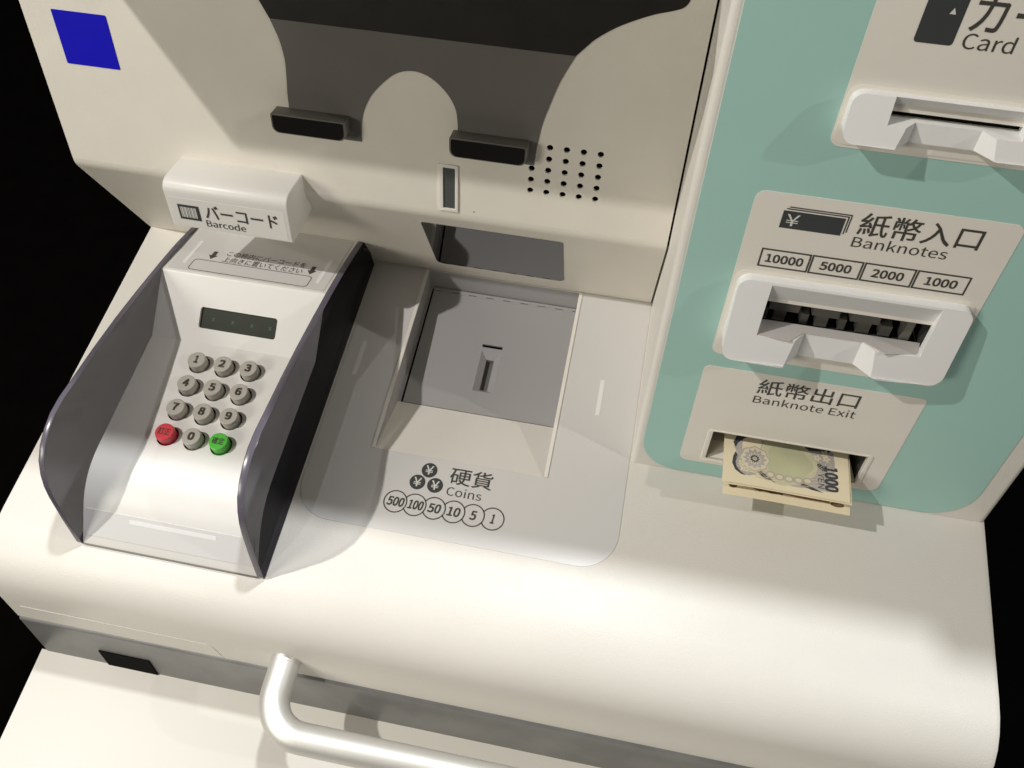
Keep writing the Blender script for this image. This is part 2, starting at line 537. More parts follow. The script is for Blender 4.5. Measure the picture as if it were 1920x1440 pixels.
# coin tray: rims, walls, ramp and the slotted plate
for x0, x1 in ((223.6, 226.0), (340.5, 342.9)):
    bm = bmesh.new(); fbox(bm, DESK, x0, x1, -152.3, -1.0, -1.0, 1.0); bevel(bm, 0.6, 3)
    link('tray_rim', to_mesh(bm), CREAM, PM)
bm = bmesh.new()
def quad(*pts):
    bm.faces.new([bm.verts.new(Vector(p) * MM) for p in pts])
quad((RX0, -1, -0.3), (RX0, -152, 0), (RX0, -104, -21.5), (RX0, -4, -16))
quad((RX0, -4, -16), (RX0, -104, -21.5), (228, -104, -21.5), (228, -4, -16))
quad((228, -4, -16), (228, -104, -21.5), (228, -104, -40), (228, -4, -40))
quad((RX1, -1, -0.3), (RX1, -4, -16), (RX1, -104, -21.5), (RX1, -152, 0))
quad((RX0, -1, -0.3), (RX0, -4, -16), (RX1, -4, -16), (RX1, -1, -0.3))
quad((RX0, -152.4, 0.2), (RX1, -152.4, 0.2), (RX1, -104.5, -20.5), (RX0, -104.5, -20.5))
quad((RX0, -104.5, -20.5), (RX1, -104.5, -20.5), (RX1, -104.5, -40), (RX0, -104.5, -40))
for f in bm.faces:
    f.material_index = 0 if f.index in (5,) else 1
bm.faces.index_update()
for i, f in enumerate(bm.faces): f.material_index = 0 if i == 5 else 1
me = bpy.data.meshes.new('mesh'); bm.to_mesh(me); bm.free()
me.materials.append(CREAM); me.materials.append(COING)
tray = link('coin_tray', me, None, PM, 0)
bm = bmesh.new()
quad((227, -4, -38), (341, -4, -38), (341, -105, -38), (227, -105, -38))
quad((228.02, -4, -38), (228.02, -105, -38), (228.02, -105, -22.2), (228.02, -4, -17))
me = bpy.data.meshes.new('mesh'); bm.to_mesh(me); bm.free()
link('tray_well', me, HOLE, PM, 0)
PL = Frame(-104, -21, -6, -15.5)
outer = [(229.6, 0.2), (339.6, 0.2), (339.6, 96.5), (229.6, 96.5)]
sl1 = [(276.3, 54.5), (276.3, 56.9), (291.4, 56.9), (291.4, 54.5)]
fun = [(276.8, 18.0), (276.8, 51.5), (291.2, 51.5), (291.2, 18.0)]
plate = link('coin_plate', to_mesh(slab(PL, [outer, sl1, fun], -1.6, 0)), COING, PM, 0)
bm = bmesh.new()
o_ = [PL(276.8, 18.0, 0), PL(291.2, 18.0, 0), PL(291.2, 51.5, 0), PL(276.8, 51.5, 0)]
i_ = [PL(281.2, 20.6, -3.2), PL(286.9, 20.6, -3.2), PL(286.9, 46.0, -3.2), PL(281.2, 46.0, -3.2)]
g_ = [PL(281.2, 20.6, -12), PL(286.9, 20.6, -12), PL(286.9, 46.0, -12), PL(281.2, 46.0, -12)]
O = [bm.verts.new(p) for p in o_]; I = [bm.verts.new(p) for p in i_]; G = [bm.verts.new(p) for p in g_]
for k in range(4):
    bm.faces.new((O[k], O[(k + 1) % 4], I[(k + 1) % 4], I[k])); bm.faces.new((I[k], I[(k + 1) % 4], G[(k + 1) % 4], G[k]))
me = bpy.data.meshes.new('mesh'); bm.to_mesh(me); bm.free()
link('coin_funnel', me, COING, plate, 0)
bm = bmesh.new(); fbox(bm, PL, 281.4, 286.7, 20.8, 45.8, -12, -7)
link('coin_slot', to_mesh(bm), SLOTG, plate, 0)
# hinge strip with little tabs behind the plate
bm = bmesh.new()
fbox(bm, PL, 229.8, 339.4, 97.0, 99.2, -1.4, 0.3)
for k in range(8):
    x = 236 + k * 13.4
    fbox(bm, PL, x, x + 7.5, 95.4, 97.05, -1.2, 0.15)
link('hinge_strip', to_mesh(bm), COING, PM, 0)

# =================================================================== DOCUMENT HOLDER on the upper panel
DH = empty('document_holder', (232, -20, 140), 'dark grey arched plate with black top and two ledges on the beige panel', 'holder')
lower = [(157.6, 44.6), (202.0, 44.6), (202.3, 51), (203.2, 58.5), (205.4, 66), (210.2, 75), (217.6, 83.4), (225.6, 89.8), (234.2, 92.4), (242.4, 91.4), (249.6, 87.3), (256.2, 80.6), (260.3, 72.6), (261.4, 64), (261.3, 44.6), (307.6, 44.6), (308.6, 56), (310.6, 70), (313.9, 82), (319, 97.5), (326, 112.1), (154.2, 112.2), (157.6, 103), (159.4, 94), (159.8, 86), (158.6, 70)]
def smooth(pts, keep, n=4):
    out = []; m_ = len(pts)
    for i in range(m_):
        p0, p1, p2, p3 = (Vector(pts[(i + k) % m_]) for k in (-1, 0, 1, 2))
        out.append(pts[i])
        if i in keep or (i + 1) % m_ in keep and i in keep: continue
        if i in keep: p0 = p1
        if (i + 1) % m_ in keep: p3 = p2
        for k in range(1, n):
            t = k / n
            q = 0.5 * ((2 * p1) + (p2 - p0) * t + (2 * p0 - 5 * p1 + 4 * p2 - p3) * t * t + (3 * p1 - p0 - 3 * p2 + p3) * t ** 3)
            out.append((q.x, q.y))
    return out
lower = smooth(lower, {0, 1, 13, 14, 15, 20, 21, 25})
holder = link('plate', to_mesh(slab(UP, [lower], 0.0, 0.5)), DGREY, DH, 30)
upper = [(154.2, 112.3), (326.05, 112.2), (334, 121), (343.9, 128.4), (353, 133.4), (364, 138.2), (374, 141.3), (378.5, 143.8), (380.6, 148), (381, 153), (381, 215), (96, 215), (96, 172), (110, 163), (125, 152), (137, 140), (147.5, 125.6)]
upper = smooth(upper, {0, 1, 9, 10, 11, 12, 16})
link('screen', to_mesh(slab(UP, [upper], 0.0, 0.55)), SCREENB, DH, 30)
for x0 in (150.2, 258.6):
    bm = slab(UP, [rrect(x0, x0 + 45.5, 48.4, 60.4, (4.2, 4.2, 0.8, 0.8), 5)], 0.3, 10.0)
    bevel(bm, 0.7, 2, 60)
    lg = link('ledge', to_mesh(bm), DGREY, DH, 30)
    bm = slab(UP, [rrect(x0 + 1.0, x0 + 44.6, 49.0, 59.5, (4.2, 4.2, 1.0, 1.0), 5)], 9.9, 10.3)
    link('black_face', to_mesh(bm), BLACK, lg, 30)

# =================================================================== BANKNOTE UNIT
BU = empty('banknote_unit', (507, -60, 0.0), 'teal fronted card and banknote unit rising beside the coin tray', 'banknote unit')
TV = 411.5
EX0, EX1, EV0, EV1 = 440.2, 533.6, 18.2, 43.8         # exit opening
BX0, BX1, BV0, BV1 = 446, 530.8, 130, 150               # banknote entry opening
CX0, CX1, CV0, CV1 = 470.6, 525.4, 258.4, 261.4           # card slit opening
exit_hole = rrect(EX0, EX1, EV0, EV1, 0.8, 2)
entry_hole = rrect(BX0, BX1, BV0, BV1, 0.5, 2)
card_hole = rrect(CX0, CX1, CV0, CV1, 0.3, 2)
# front panel
bm = slab(FRONT, [[(398.4, 0.3), (616.2, 0.3), (616.2, TV), (398.4, TV)], exit_hole, entry_hole, card_hole], -2.2, 0)
fp = link('front_panel', to_mesh(bm), WHITE, BU, 30)
# rounded corner posts and side walls
def side(xe, sgn):
    bm = bmesh.new()
    pts = []
    for k in range(7):
        a = math.radians(90 * k / 6)
        pts.append((xe + sgn * (3.8 - 3.8 * math.sin(a)), -3.8 + 3.8 * math.cos(a)))   # from front to side
    lo = [bm.verts.new(FRONT(x, 0.3, n)) for x, n in pts]; hi = [bm.verts.new(FRONT(x, TV, n)) for x, n in pts]
    b0 = bm.verts.new(Vector((xe, 120, 0.3)) * MM); b1 = bm.verts.new(Vector((xe, 120, 398)) * MM)
    for k in range(6):
        bm.faces.new((lo[k], lo[k + 1], hi[k + 1], hi[k]))
    bm.faces.new((lo[6], b0, b1, hi[6]))
    link('side_wall', to_mesh(bm), WHITE, BU, 40)
side(XM, 1); side(W, -1)
# teal film
teal = rrect(399.8, 606.0, 0.9, TV - 1, (24, 26, 4, 4), 8)
tf = link('teal_film', to_mesh(slab(FRONT, [teal, exit_hole, entry_hole, card_hole], 0.0, 0.4)), TEAL, BU, 30)
# white label fields
f1 = link('card_label_field', to_mesh(slab(FRONT, [rrect(450.2, 549, 241.6, TV - 2, (5, 5, 2, 2), 5), card_hole], 0.4, 0.65)), SHEET2, BU, 30)
f2 = link('banknote_label_field', to_mesh(slab(FRONT, [rrect(425.4, 548.6, 107.6, 214.6, 5, 5), entry_hole], 0.4, 0.65)), SHEET2, BU, 30)
f3 = link('exit_label_field', to_mesh(slab(FRONT, [rrect(424.2, 548.2, 12.8, 97.6, (5, 6, 2.5, 4), 5), exit_hole], 0.4, 0.65)), SHEET2, BU, 30)
PN = 0.8
print_text('banknote_lettering', '紙幣入口', FRONT, 476.6, 532.6, 197.6, 210.2, PN, INK, f2, bold=0.012)
print_text('banknote_lettering', 'Banknotes', FRONT, 476.2, 521.0, 190.4, 197.0 - 0.4, PN, INK, f2, bold=0.0)
for x0, x1, s in ((436.1, 460.0, '10000'), (461.2, 485.4, '5000'), (486.7, 510.8, '2000'), (512.1, 536.8, '1000')):
    bm = ribbon(FRONT, [(x0, 171.6), (x1, 171.6), (x1, 182.0), (x0, 182.0)], 0.8, 0.66, PN)
    link('denomination_frame', to_mesh(bm), INK, f2, 0)
    w_ = 18.2 if len(s) == 5 else 15.0
    c = (x0 + x1) / 2
    print_text('denomination_lettering', s, FRONT, c - w_ / 2, c + w_ / 2, 174.4, 179.2, PN, INK, f2, bold=0.022)
ic = link('banknote_symbol', to_mesh(slab(FRONT, [[(440.4, 195.6), (469.6, 195.6), (469.6, 205.4), (440.4, 205.4)]], 0.66, PN)), INK2, f2, 0)
for k, (dx, dv) in enumerate(((1.1, 1.1), (2.2, 2.2))):
    bm = ribbon(FRONT, [(440.4 + dx, 205.4 + dv), (469.6 + dx, 205.4 + dv), (469.6 + dx, 195.6 + dv)], 0.55, 0.66, PN, closed=False)
    link('banknote_symbol_edge', to_mesh(bm), INK2, f2, 0)
print_text('yen_sign', '¥', FRONT, 442.6, 448.8, 197.2, 203.8, PN + 0.12, INKW, f2, bold=0.0)
print_text('exit_lettering', '紙幣出口', FRONT, 457.0, 513.8, 81.6, 93.6, PN, INK, f3, bold=0.008)
print_text('exit_lettering', 'Banknote Exit', FRONT, 456.6, 515.2, 73.8, 80.0, PN, INK, f3, bold=0.0)
print_text('card_lettering', 'カード', FRONT, 487.6, 531.0, 297.6, 313.0, PN, INK, f1, bold=0.012)
print_text('card_lettering', 'Card', FRONT, 487.6, 507.6, 290.6, 297.4, PN, INK, f1, bold=0.0)
link('card_symbol', to_mesh(slab(FRONT, [rrect(469.0, 484.2, 291.2, 316, 1.4, 4)], 0.66, PN)), INK2, f1, 0)
link('card_arrow', to_mesh(slab(FRONT, [[(478.6, 303.4), (481.0, 303.4), (479.8, 305.8)]], PN, PN + 0.12)), INKW, f1, 0)

# --- exit pocket: liner behind the opening and a thin frame round it
bm = bmesh.new()
def fquad(fr, *pts):
    bm.faces.new([bm.verts.new(fr(*p)) for p in pts])
E = (EX0 - 0.2, EX1 + 0.2, EV0 - 0.2, EV1 + 0.2)
fquad(FRONT, (E[0], E[2], 0.3), (E[0], E[3], 0.3), (E[0] + 4, E[3], -45), (E[0] + 4, E[2], -45))
fquad(FRONT, (E[1], E[2], 0.3), (E[1], E[3], 0.3), (E[1] - 4, E[3], -45), (E[1] - 4, E[2], -45))
fquad(FRONT, (E[0], E[3], 0.3), (E[1], E[3], 0.3), (E[1], E[3] + 2, -45), (E[0], E[3] + 2, -45))
fquad(FRONT, (E[0], E[2], -45), (E[1], E[2], -45), (E[1], E[3] + 2, -45), (E[0], E[3] + 2, -45))
me = bpy.data.meshes.new('mesh'); bm.to_mesh(me); bm.free()
pk = link('exit_pocket', me, THROAT, BU, 0)
bm = bmesh.new()
fquad(FRONT, (E[0], E[2], 0.3), (E[1], E[2], 0.3), (E[1] - 3, E[2] + 4, -12), (E[0] + 3, E[2] + 4, -12))
fquad(FRONT, (E[0] + 3, E[2] + 4, -12), (E[1] - 3, E[2] + 4, -12), (E[1] - 3, E[2] + 4, -45), (E[0] + 3, E[2] + 4, -45))
me = bpy.data.meshes.new('mesh'); bm.to_mesh(me); bm.free()
link('pocket_floor', me, CREAM, pk, 0)
bm = slab(FRONT, [rrect(EX0 - 3, EX1 + 3, EV0 - 3.2, EV1 + 1.2, 2.0, 4), exit_hole], 0.65, 1.15)
bevel(bm, 0.3, 2, 60)
link('exit_frame', to_mesh(bm), SHEET2, BU, 30)


# --- bezels, cut out of a solid
def boolean(base, cutters, bev=0.7):
    ob = bpy.data.objects.new('base', base); COL.objects.link(ob)
    cs = []
    for c in cutters:
        co = bpy.data.objects.new('cut', c); COL.objects.link(co); cs.append(co)
        md = ob.modifiers.new('b', 'BOOLEAN'); md.operation = 'DIFFERENCE'; md.object = co; md.solver = SOL
    if bev:
        md = ob.modifiers.new('v', 'BEVEL'); md.width = bev * MM; md.segments = 3; md.limit_method = 'ANGLE'; md.angle_limit = math.radians(28)
    bpy.context.view_layer.update()
    dg = bpy.context.evaluated_depsgraph_get()
    me = bpy.data.meshes.new_from_object(ob.evaluated_get(dg))
    for o in [ob] + cs: bpy.data.objects.remove(o)
    return me


def bezel_solid(x0, x1, v0, v1, ntop, nbot, bulge, tilt=0.0, r=6, seg=5, nx=12):
    """rounded block: front face slopes from ntop (top) to nbot (bottom) and bulges in the middle"""
    bm = bmesh.new()
    L = rrect(x0, x1, v0, v1, r, seg)
    # denser bottom/top edges for the bulge
    pts = []
    for i, p in enumerate(L):
        pts.append(p); q = L[(i + 1) % len(L)]
        if abs(p[1] - q[1]) < 1e-6 and abs(p[0] - q[0]) > 20:
            for k in range(1, nx):
                pts.append((p[0] + (q[0] - p[0]) * k / nx, p[1]))
    cx = (x0 + x1) / 2; hw = (x1 - x0) / 2
    def nn(x, v):
        t = (v1 - v) / (v1 - v0)
        u = (x - cx) / hw
        return ntop + (nbot - ntop) * t + bulge * t * (1 - u * u) - tilt * u * t
    lo = [bm.verts.new(FRONT(x, v, 0.2)) for x, v in pts]; hi = [bm.verts.new(FRONT(x, v, nn(x, v))) for x, v in pts]
    n = len(pts)
    for i in range(n):
        bm.faces.new((lo[i], lo[(i + 1) % n], hi[(i + 1) % n], hi[i]))
    bm.faces.new(list(reversed(lo)))
    # front: triangulated columns (top/bottom pairs), then side fans
    tris = tessellate_polygon([[Vector((p[0], p[1], 0)) for p in pts]])
    for t in tris: bm.faces.new([hi[i] for i in t])
    return to_mesh(bm)


def loft(a, b):
    bm = bmesh.new()
    A = [bm.verts.new(p) for p in a]; B = [bm.verts.new(p) for p in b]; n = len(a)
    bm.faces.new(A); bm.faces.new(list(reversed(B)))
    for i in range(n): bm.faces.new((A[i], B[i], B[(i + 1) % n], A[(i + 1) % n]))
    return to_mesh(bm)


bs = bezel_solid(428.6, 545.0, 118.0, 166.0, 6.5, 13.0, 2.5, 2.5)
open_c = loft([FRONT(*p) for p in ((442.6, 134.6, 26), (526.6, 134.6, 26), (526.6, 180.0, 26), (442.6, 180.0, 26))],
              [FRONT(*p) for p in ((446.2, 134.2, -2), (530.6, 134.2, -2), (530.6, 148.8, -2), (446.2, 148.8, -2))])
open_c = loft([FRONT(*p) for p in ((442.6, 134.6, 26), (526.6, 134.6, 26), (526.6, 206.0, 26), (442.6, 206.0, 26))],
              [FRONT(*p) for p in ((446.2, 134.2, -2), (530.6, 134.2, -2), (530.6, 146.0, -2), (446.2, 146.0, -2))])
P = [(456, 40), (462.6, 14.2), (470, 3.6), (500, 3.6), (509.6, 13.0), (516, 40)]
nt_c = loft([FRONT(x, 90, n) for x, n in P], [FRONT(x, 150, n) for x, n in P])
me = boolean(bs, [open_c, nt_c], 0)
link('bezel_gasket', to_mesh(slab(FRONT, [rrect(426.9, 546.6, 112.6, 167.6, 6, 5), entry_hole], 0.65, 0.95)), SHEET2, BU, 30)
RAMP = [(446.4, -2), (530.4, -2), (527.2, 7.2), (511.0, 11.2), (500.6, 4.0), (469.4, 4.0), (461.8, 12.6), (443.6, 11.2)]
bz = link('banknote_slot', me, BEZEL, BU, 24, label='cream notched bezel of the banknote intake')
bm = bmesh.new()
vs = [bm.verts.new(FRONT(x, 134.9, n)) for x, n in RAMP]; vs2 = [bm.verts.new(FRONT(x, 134.3, n)) for x, n in RAMP]
bm.faces.new(vs); bm.faces.new(list(reversed(vs2)))
for k in range(len(RAMP)): bm.faces.new((vs[k], vs[(k + 1) % 8], vs2[(k + 1) % 8], vs2[k]))
link('intake_ramp', to_mesh(bm), RAMPM, bz, 0)
# the inside of the intake: dark throat with guide ribs
bm = bmesh.new()
fquad(FRONT, (BX0, BV0, 0), (BX0, BV1, 0), (BX0, BV1, -26), (BX0, BV0, -26))
fquad(FRONT, (BX1, BV0, 0), (BX1, BV1, 0), (BX1, BV1, -26), (BX1, BV0, -26))
fquad(FRONT, (BX0, BV1, 0), (BX1, BV1, 0), (BX1, BV1, -26), (BX0, BV1, -26))
fquad(FRONT, (BX0, BV0, -26), (BX1, BV0, -26), (BX1, BV1, -26), (BX0, BV1, -26))
fquad(FRONT, (BX0, BV0, 0.1), (BX1, BV0, 0.1), (BX1, BV0 - 1, -26), (BX0, BV0 - 1, -26))
me = bpy.data.meshes.new('mesh'); bm.to_mesh(me); bm.free()
th = link('intake_throat', me, THROAT, BU, 0)
for x0, x1 in ((450, 466), (473, 487), (493, 508)):
    bm = bmesh.new(); fbox(bm, FRONT, x0, x1, 138.5, 143.5, -16, -7); bevel(bm, 0.8, 2)
    link('guide_rib', to_mesh(bm), SLOTG, th)
for x0, x1 in ((446.5, 450.5), (453.5, 460), (468, 472), (476, 482.5), (488.5, 492), (498, 505), (510, 516)):
    bm = bmesh.new(); fbox(bm, FRONT, x0, x1, 131.0, 138.0, -14, -8); bevel(bm, 0.8, 2)
    link('guide_tab', to_mesh(bm), SLOTG, th)
bm = bmesh.new(); fbox(bm, FRONT, 521, 525, 131, 149, -20, -5); bevel(bm, 1.0, 2)
link('guide_tab', to_mesh(bm), SLOTG, th)

# card slot bezel
cs = bezel_solid(452.6, 543.2, 249.0, 269.5, 5.5, 10.5, 1.0, 0.5, r=5)
oc = loft([FRONT(*p) for p in ((468.4, 257.4, 20), (524.0, 257.4, 20), (524.0, 288, 20), (468.4, 288, 20))],
          [FRONT(*p) for p in ((470.6, 258.6, -2), (525.4, 258.6, -2), (525.4, 261.2, -2), (470.6, 261.2, -2))])
P = [(469, 30), (475.5, 11.0), (482, 2.8), (509.6, 2.8), (517.4, 11.0), (524, 30)]
nc = loft([FRONT(x, 230, n) for x, n in P], [FRONT(x, 262, n) for x, n in P])
me = boolean(cs, [oc, nc], 0)
link('bezel_gasket', to_mesh(slab(FRONT, [rrect(451.2, 544.6, 243.2, 271.0, 5, 5), card_hole], 0.65, 0.95)), SHEET2, BU, 30)
cz = link('card_slot', me, BEZEL, BU, 24, label='cream notched bezel of the card slot')
bm = bmesh.new(); fbox(bm, FRONT, CX0 - 1, CX1 + 1, CV0 - 1, CV1 + 1, -9, -2.4)
link('card_slit', to_mesh(bm), HOLE, BU, 0)

# =================================================================== KEYPAD TERMINAL
KT = empty('keypad_terminal', (121, -130, 0.2), 'white sloping keypad terminal between two smoked acrylic side guards', 'keypad')
KX0, KX1 = 63.0, 178.6
P_B, P_F, P_C = (-11, 34.5), (-74.0, 56.0), (-113.2, 32.2)
KZ = 32.2; KYE = -198.0
PLAT = Frame(*P_F, *P_B)                # v runs back from the front edge
DISP = Frame(*P_C, *P_F)                # v runs up the display face
front_curve = []
c0, c1, c2 = (KYE, KZ), (-219, 32.2), (-234, 17.5)
for k in range(1, 9):
    t = k / 8
    front_curve.append(((1 - t) ** 2 * c0[0] + 2 * t * (1 - t) * c1[0] + t * t * c2[0], (1 - t) ** 2 * c0[1] + 2 * t * (1 - t) * c1[1] + t * t * c2[1]))
# shell strips and end walls
bm = bmesh.new()
def shell(prof):
    a = [bm.verts.new((KX0 * MM, y * MM, z * MM)) for y, z in prof]; b = [bm.verts.new((KX1 * MM, y * MM, z * MM)) for y, z in prof]
    for i in range(len(prof) - 1): bm.faces.new((a[i], a[i + 1], b[i + 1], b[i]))
pf = PLAT(0, 1.2) / MM; pf2 = DISP(0, DISP.len - 1.2) / MM
edge = []
for k in range(5):
    t = k / 4
    q = Vector((0, *[pf[i + 1] * (1 - t) ** 2 + 2 * t * (1 - t) * P_F[i] + t * t * pf2[i + 1] for i in range(2)]))
    edge.append((q.y, q.z))
shell([P_B] + edge)
shell([(KYE, KZ)] + front_curve + [(-250.6, 1.6), (-251.4, 0.4)])
for x in (KX0 + 0.02, KX1 - 0.02):
    pr = [(-4, 0.3), P_B, P_F, P_C, (KYE, KZ)] + front_curve + [(-250.6, 1.6), (-251.4, 0.3)]
    bm.faces.new([bm.verts.new((x * MM, y * MM, z * MM)) for y, z in pr])
me = bpy.data.meshes.new('mesh'); bm.to_mesh(me); bm.free()
body = link('body', me, KEYW, KT, 35)
# display face with its window
DW = rrect(94.4, 148.6, 10.2, 24.4, 1.8, 4)
dl = DISP.len - 1.2
bm = slab(DISP, [[(KX0, 0), (KX1, 0), (KX1, dl), (KX0, dl)], DW], -2.2, 0)
dface = link('display_face', to_mesh(bm), KEYW, KT, 30)
bm = slab(DISP, [rrect(93, 150, 9, 25.6, 1, 2)], -3.0, -1.8)
lcd = link('display', to_mesh(bm), LCD, KT, 0)
for x in (103.4, 117.2, 130.8, 143.6):
    bm = bmesh.new()
    for s in (1, -1):
        ribbon(DISP, [(x - 0.9, 17.0 - 1.2 * s), (x + 0.9, 17.0 + 1.2 * s)], 0.28, -1.8, -1.7, closed=False, bm=bm)
    link('display_digit', to_mesh(bm), LCDX, lcd, 0)
# keypad face with 12 button holes
KEYP = Frame(KYE, KZ, P_C[0], P_C[1])
BXs = [103.4, 121.3, 139.2]; BYs = [-129.2, -147.2, -165.2, -183.2]
holes = [circle(x, y - KYE, 7.05, 28) for y in BYs for x in BXs]
bm = slab(KEYP, [[(KX0, 0), (KX1, 0), (KX1, KEYP.len), (KX0, KEYP.len)]] + holes, -2.4, 0)
kface = link('keypad_face', to_mesh(bm), KEYW, KT, 30)
bm = bmesh.new(); fbox(bm, KEYP, KX0 + 5, KX1 - 5, 3, KEYP.len - 3, -7, -5)
link('keypad_well', to_mesh(bm), HOLE, KT, 0)
# button cap
bm = bmesh.new()
r = 6.0; prof = [(r, -6.5), (r, 5.5), (r - 0.15, 5.95), (r - 0.55, 6.2)]
NS = 36; rings = []
for rr, z in prof:
    rings.append([bm.verts.new((rr * math.cos(2 * math.pi * k / NS) * MM, rr * math.sin(2 * math.pi * k / NS) * MM, z * MM)) for k in range(NS)])
for a, b in zip(rings, rings[1:]):
    for k in range(NS): bm.faces.new((a[k], a[(k + 1) % NS], b[(k + 1) % NS], b[k]))
bm.faces.new(rings[-1])
cap = to_mesh(bm)
for p in cap.polygons: p.use_smooth = True
cap.set_sharp_from_angle(angle=math.radians(14))
caps = {}
for nm, mm_ in (('grey', BTN), ('red', RED), ('green', GREEN)):
    c = cap.copy(); c.materials.append(mm_); caps[nm] = c
KEYS = ['1', '2', '3', '4', '5', '6', '7', '8', '9', '訂正', '0', '確定']
for i, s in enumerate(KEYS):
    x, y = BXs[i % 3], BYs[i // 3]
    o = place('button', caps['red' if i == 9 else 'green' if i == 11 else 'grey'], Vector((x, y, KZ)) * MM, KT)
    if i in (9, 11): o['label'] = 'red correction button' if i == 9 else 'green confirm button'
    o.rotation_euler.z = 0
    if len(s) == 1:
        w_ = 2.1 if s == '1' else 3.5
        print_text('digit', s, Frame(0, KZ + 6.26, 1, KZ + 6.26), x - w_ / 2, x + w_ / 2, y - 2.3, y + 2.6, 0.05, INKB, o, bold=0.045)
    else:
        print_text('lettering', s, Frame(0, KZ + 6.26, 1, KZ + 6.26), x - 3.9, x + 3.9, y - 2.2, y + 2.4, 0.05, INKB, o, bold=0.012)
# printed film on the platform
pl = link('instruction_film', to_mesh(slab(PLAT, [rrect(KX0 + 2.5, KX1 - 2.5, 1.6, PLAT.len - 2, 1, 2)], 0.0, 0.3)), SHEET, KT, 0)
bm = ribbon(PLAT, rrect(79.2, 163.4, 3.6, 16.0, 2.6, 5), 0.45, 0.3, 0.42); link('barcode_frame', to_mesh(bm), INK, pl, 0)
print_text('lettering', 'この枠内にバーコードを', PLAT, 97.5, 154.5, 24.6, 30.6, 0.42, INK, pl, bold=0.004)
print_text('lettering', '上向きに置いてください', PLAT, 97.5, 154.5, 17.2, 23.4, 0.42, INK, pl, bold=0.004)
for x in (89.0, 160.5):
    v0 = 18.2
    bm = slab(PLAT, [[(x, v0), (x + 3.2, v0 + 4.6), (x + 1.4, v0 + 4.6), (x + 1.4, v0 + 9.5), (x - 1.4, v0 + 9.5), (x - 1.4, v0 + 4.6), (x - 3.2, v0 + 4.6)]], 0.3, 0.42)
    link('arrow', to_mesh(bm), INK, pl, 0)
for x in (72.5, 167.5):
    link('indicator_strip', to_mesh(slab(PLAT, [rrect(x, x + 2.6, 10, 38, 0.3, 2)], 0.3, 0.42)), LIGHTBAR, pl, 0)
# film on the front face
KF = Frame(-250.6, 1.6, -234, 17.5)
ff = link('front_film', to_mesh(slab(KF, [rrect(KX0 + 1.5, KX1 - 3.0, 5.0, 23.0, (1.5, 1.5, 0.2, 0.2), 3)], 0.02, 0.3)), SHEET3, KT, 0)
link('indicator_strip', to_mesh(slab(KF, [rrect(94, 151, 17.6, 20.4, 0.4, 2)], 0.3, 0.42)), LIGHTBAR, ff, 0)
bm = bmesh.new(); fbox(bm, DESK, KX0, KX1, -252.2, -248, -0.3, 0.55)  # dark strip put in as the crevice shade under the keypad front
link('base_gap_shade', to_mesh(bm), DGREY, KT, 0)
# smoked guards
gprof = [(-3.5, 0.25), (-5.5, 18), (-11.5, 35.5), (-28, 42), (-46, 48.5), (-62, 53.5), (-76, 57.5), (-100, 64), (-126, 70.5), (-152, 76), (-176, 80.2), (-192, 83.2), (-203, 83.6), (-212, 81.8), (-221, 78), (-228.5, 72.5), (-234, 65), (-238, 57), (-241, 48), (-243.5, 38), (-246.5, 26), (-249.5, 12), (-251.6, 2.5), (-251.8, 0.25)]
for x0, x1 in ((58.8, 62.9), (178.7, 183.6)):
    bm = prism(gprof, x0, x1)
    bmesh.ops.recalc_face_normals(bm, faces=bm.faces)
    me = bpy.data.meshes.new('mesh'); 
    bm.normal_update()
    for f in bm.faces:
        f.material_index = 0 if abs(f.normal.x) > 0.9 else 1
    bevel(bm, 0.5, 2, 50)
    bm.to_mesh(me); bm.free()
    me.materials.append(GUARD); me.materials.append(GEDGE)
    link('side_guard', me, None, KT, 30)

# =================================================================== BARCODE READER
BR = empty('barcode_reader', (119.5, -28, 99), 'white box shaped barcode reader jutting from the panel above the keypad', 'barcode reader')
hp = [(-24.6, 113.6)]
hp += [(-27.2, 115.4), (-47, 120.2)]
A_, B_, C_ = (-47, 120.2), (-54.8, 121.6), (-56.2, 113.5)
for k in range(1, 8):
    t = k / 8
    hp.append(tuple((1 - t) ** 2 * A_[i] + 2 * t * (1 - t) * B_[i] + t * t * C_[i] for i in range(2)))
hp += [C_, (-61.9, 90.2), (-61.0, 89.0), (-24.5, 83.8)]
bm = prism(hp, 78.6, 160.6)
bevel(bm, 1.2, 3, 50, sel=lambda e: abs((e.verts[0].co - e.verts[1].co).x) < 1e-6)
link('hood', to_mesh(bm), KEYW, BR, 40)
HF = Frame(-61.9, 90.2, -56.2, 113.5)
lab = link('label', to_mesh(slab(HF, [rrect(81.0, 157.4, 0.8, 22.0, 0.5, 2)], 0.0, 0.12)), KEYW, BR, 0)
link('barcode_symbol', to_mesh(slab(HF, [[(86.1, 6.3), (100.2, 6.3), (100.2, 17.3), (86.1, 17.3)]], 0.25, 0.4)), INK2, lab, 0)
bm = bmesh.new(); x = 87.6
for k, (wb, gap) in enumerate(((0.5, 0.45), (0.9, 0.4), (0.35, 0.35), (1.1, 0.5), (0.4, 0.4), (0.75, 0.5), (0.35, 0.35), (1.0, 0.45), (0.5, 0.4), (0.8, 0.3))):
    if x + wb > 98.9: break
    fbox(bm, HF, x, x + wb, 8.0, 15.6, 0.4, 0.5); x += wb + gap
link('barcode_lines', to_mesh(bm), INKW, lab, 0)
print_text('lettering', 'バーコード', HF, 104.2, 152.4, 9.2, 19.4, 0.4, INK, lab, bold=0.014)
print_text('lettering', 'Barcode', HF, 103.2, 129.6, 3.0, 8.2, 0.4, INK, lab, bold=0.0)

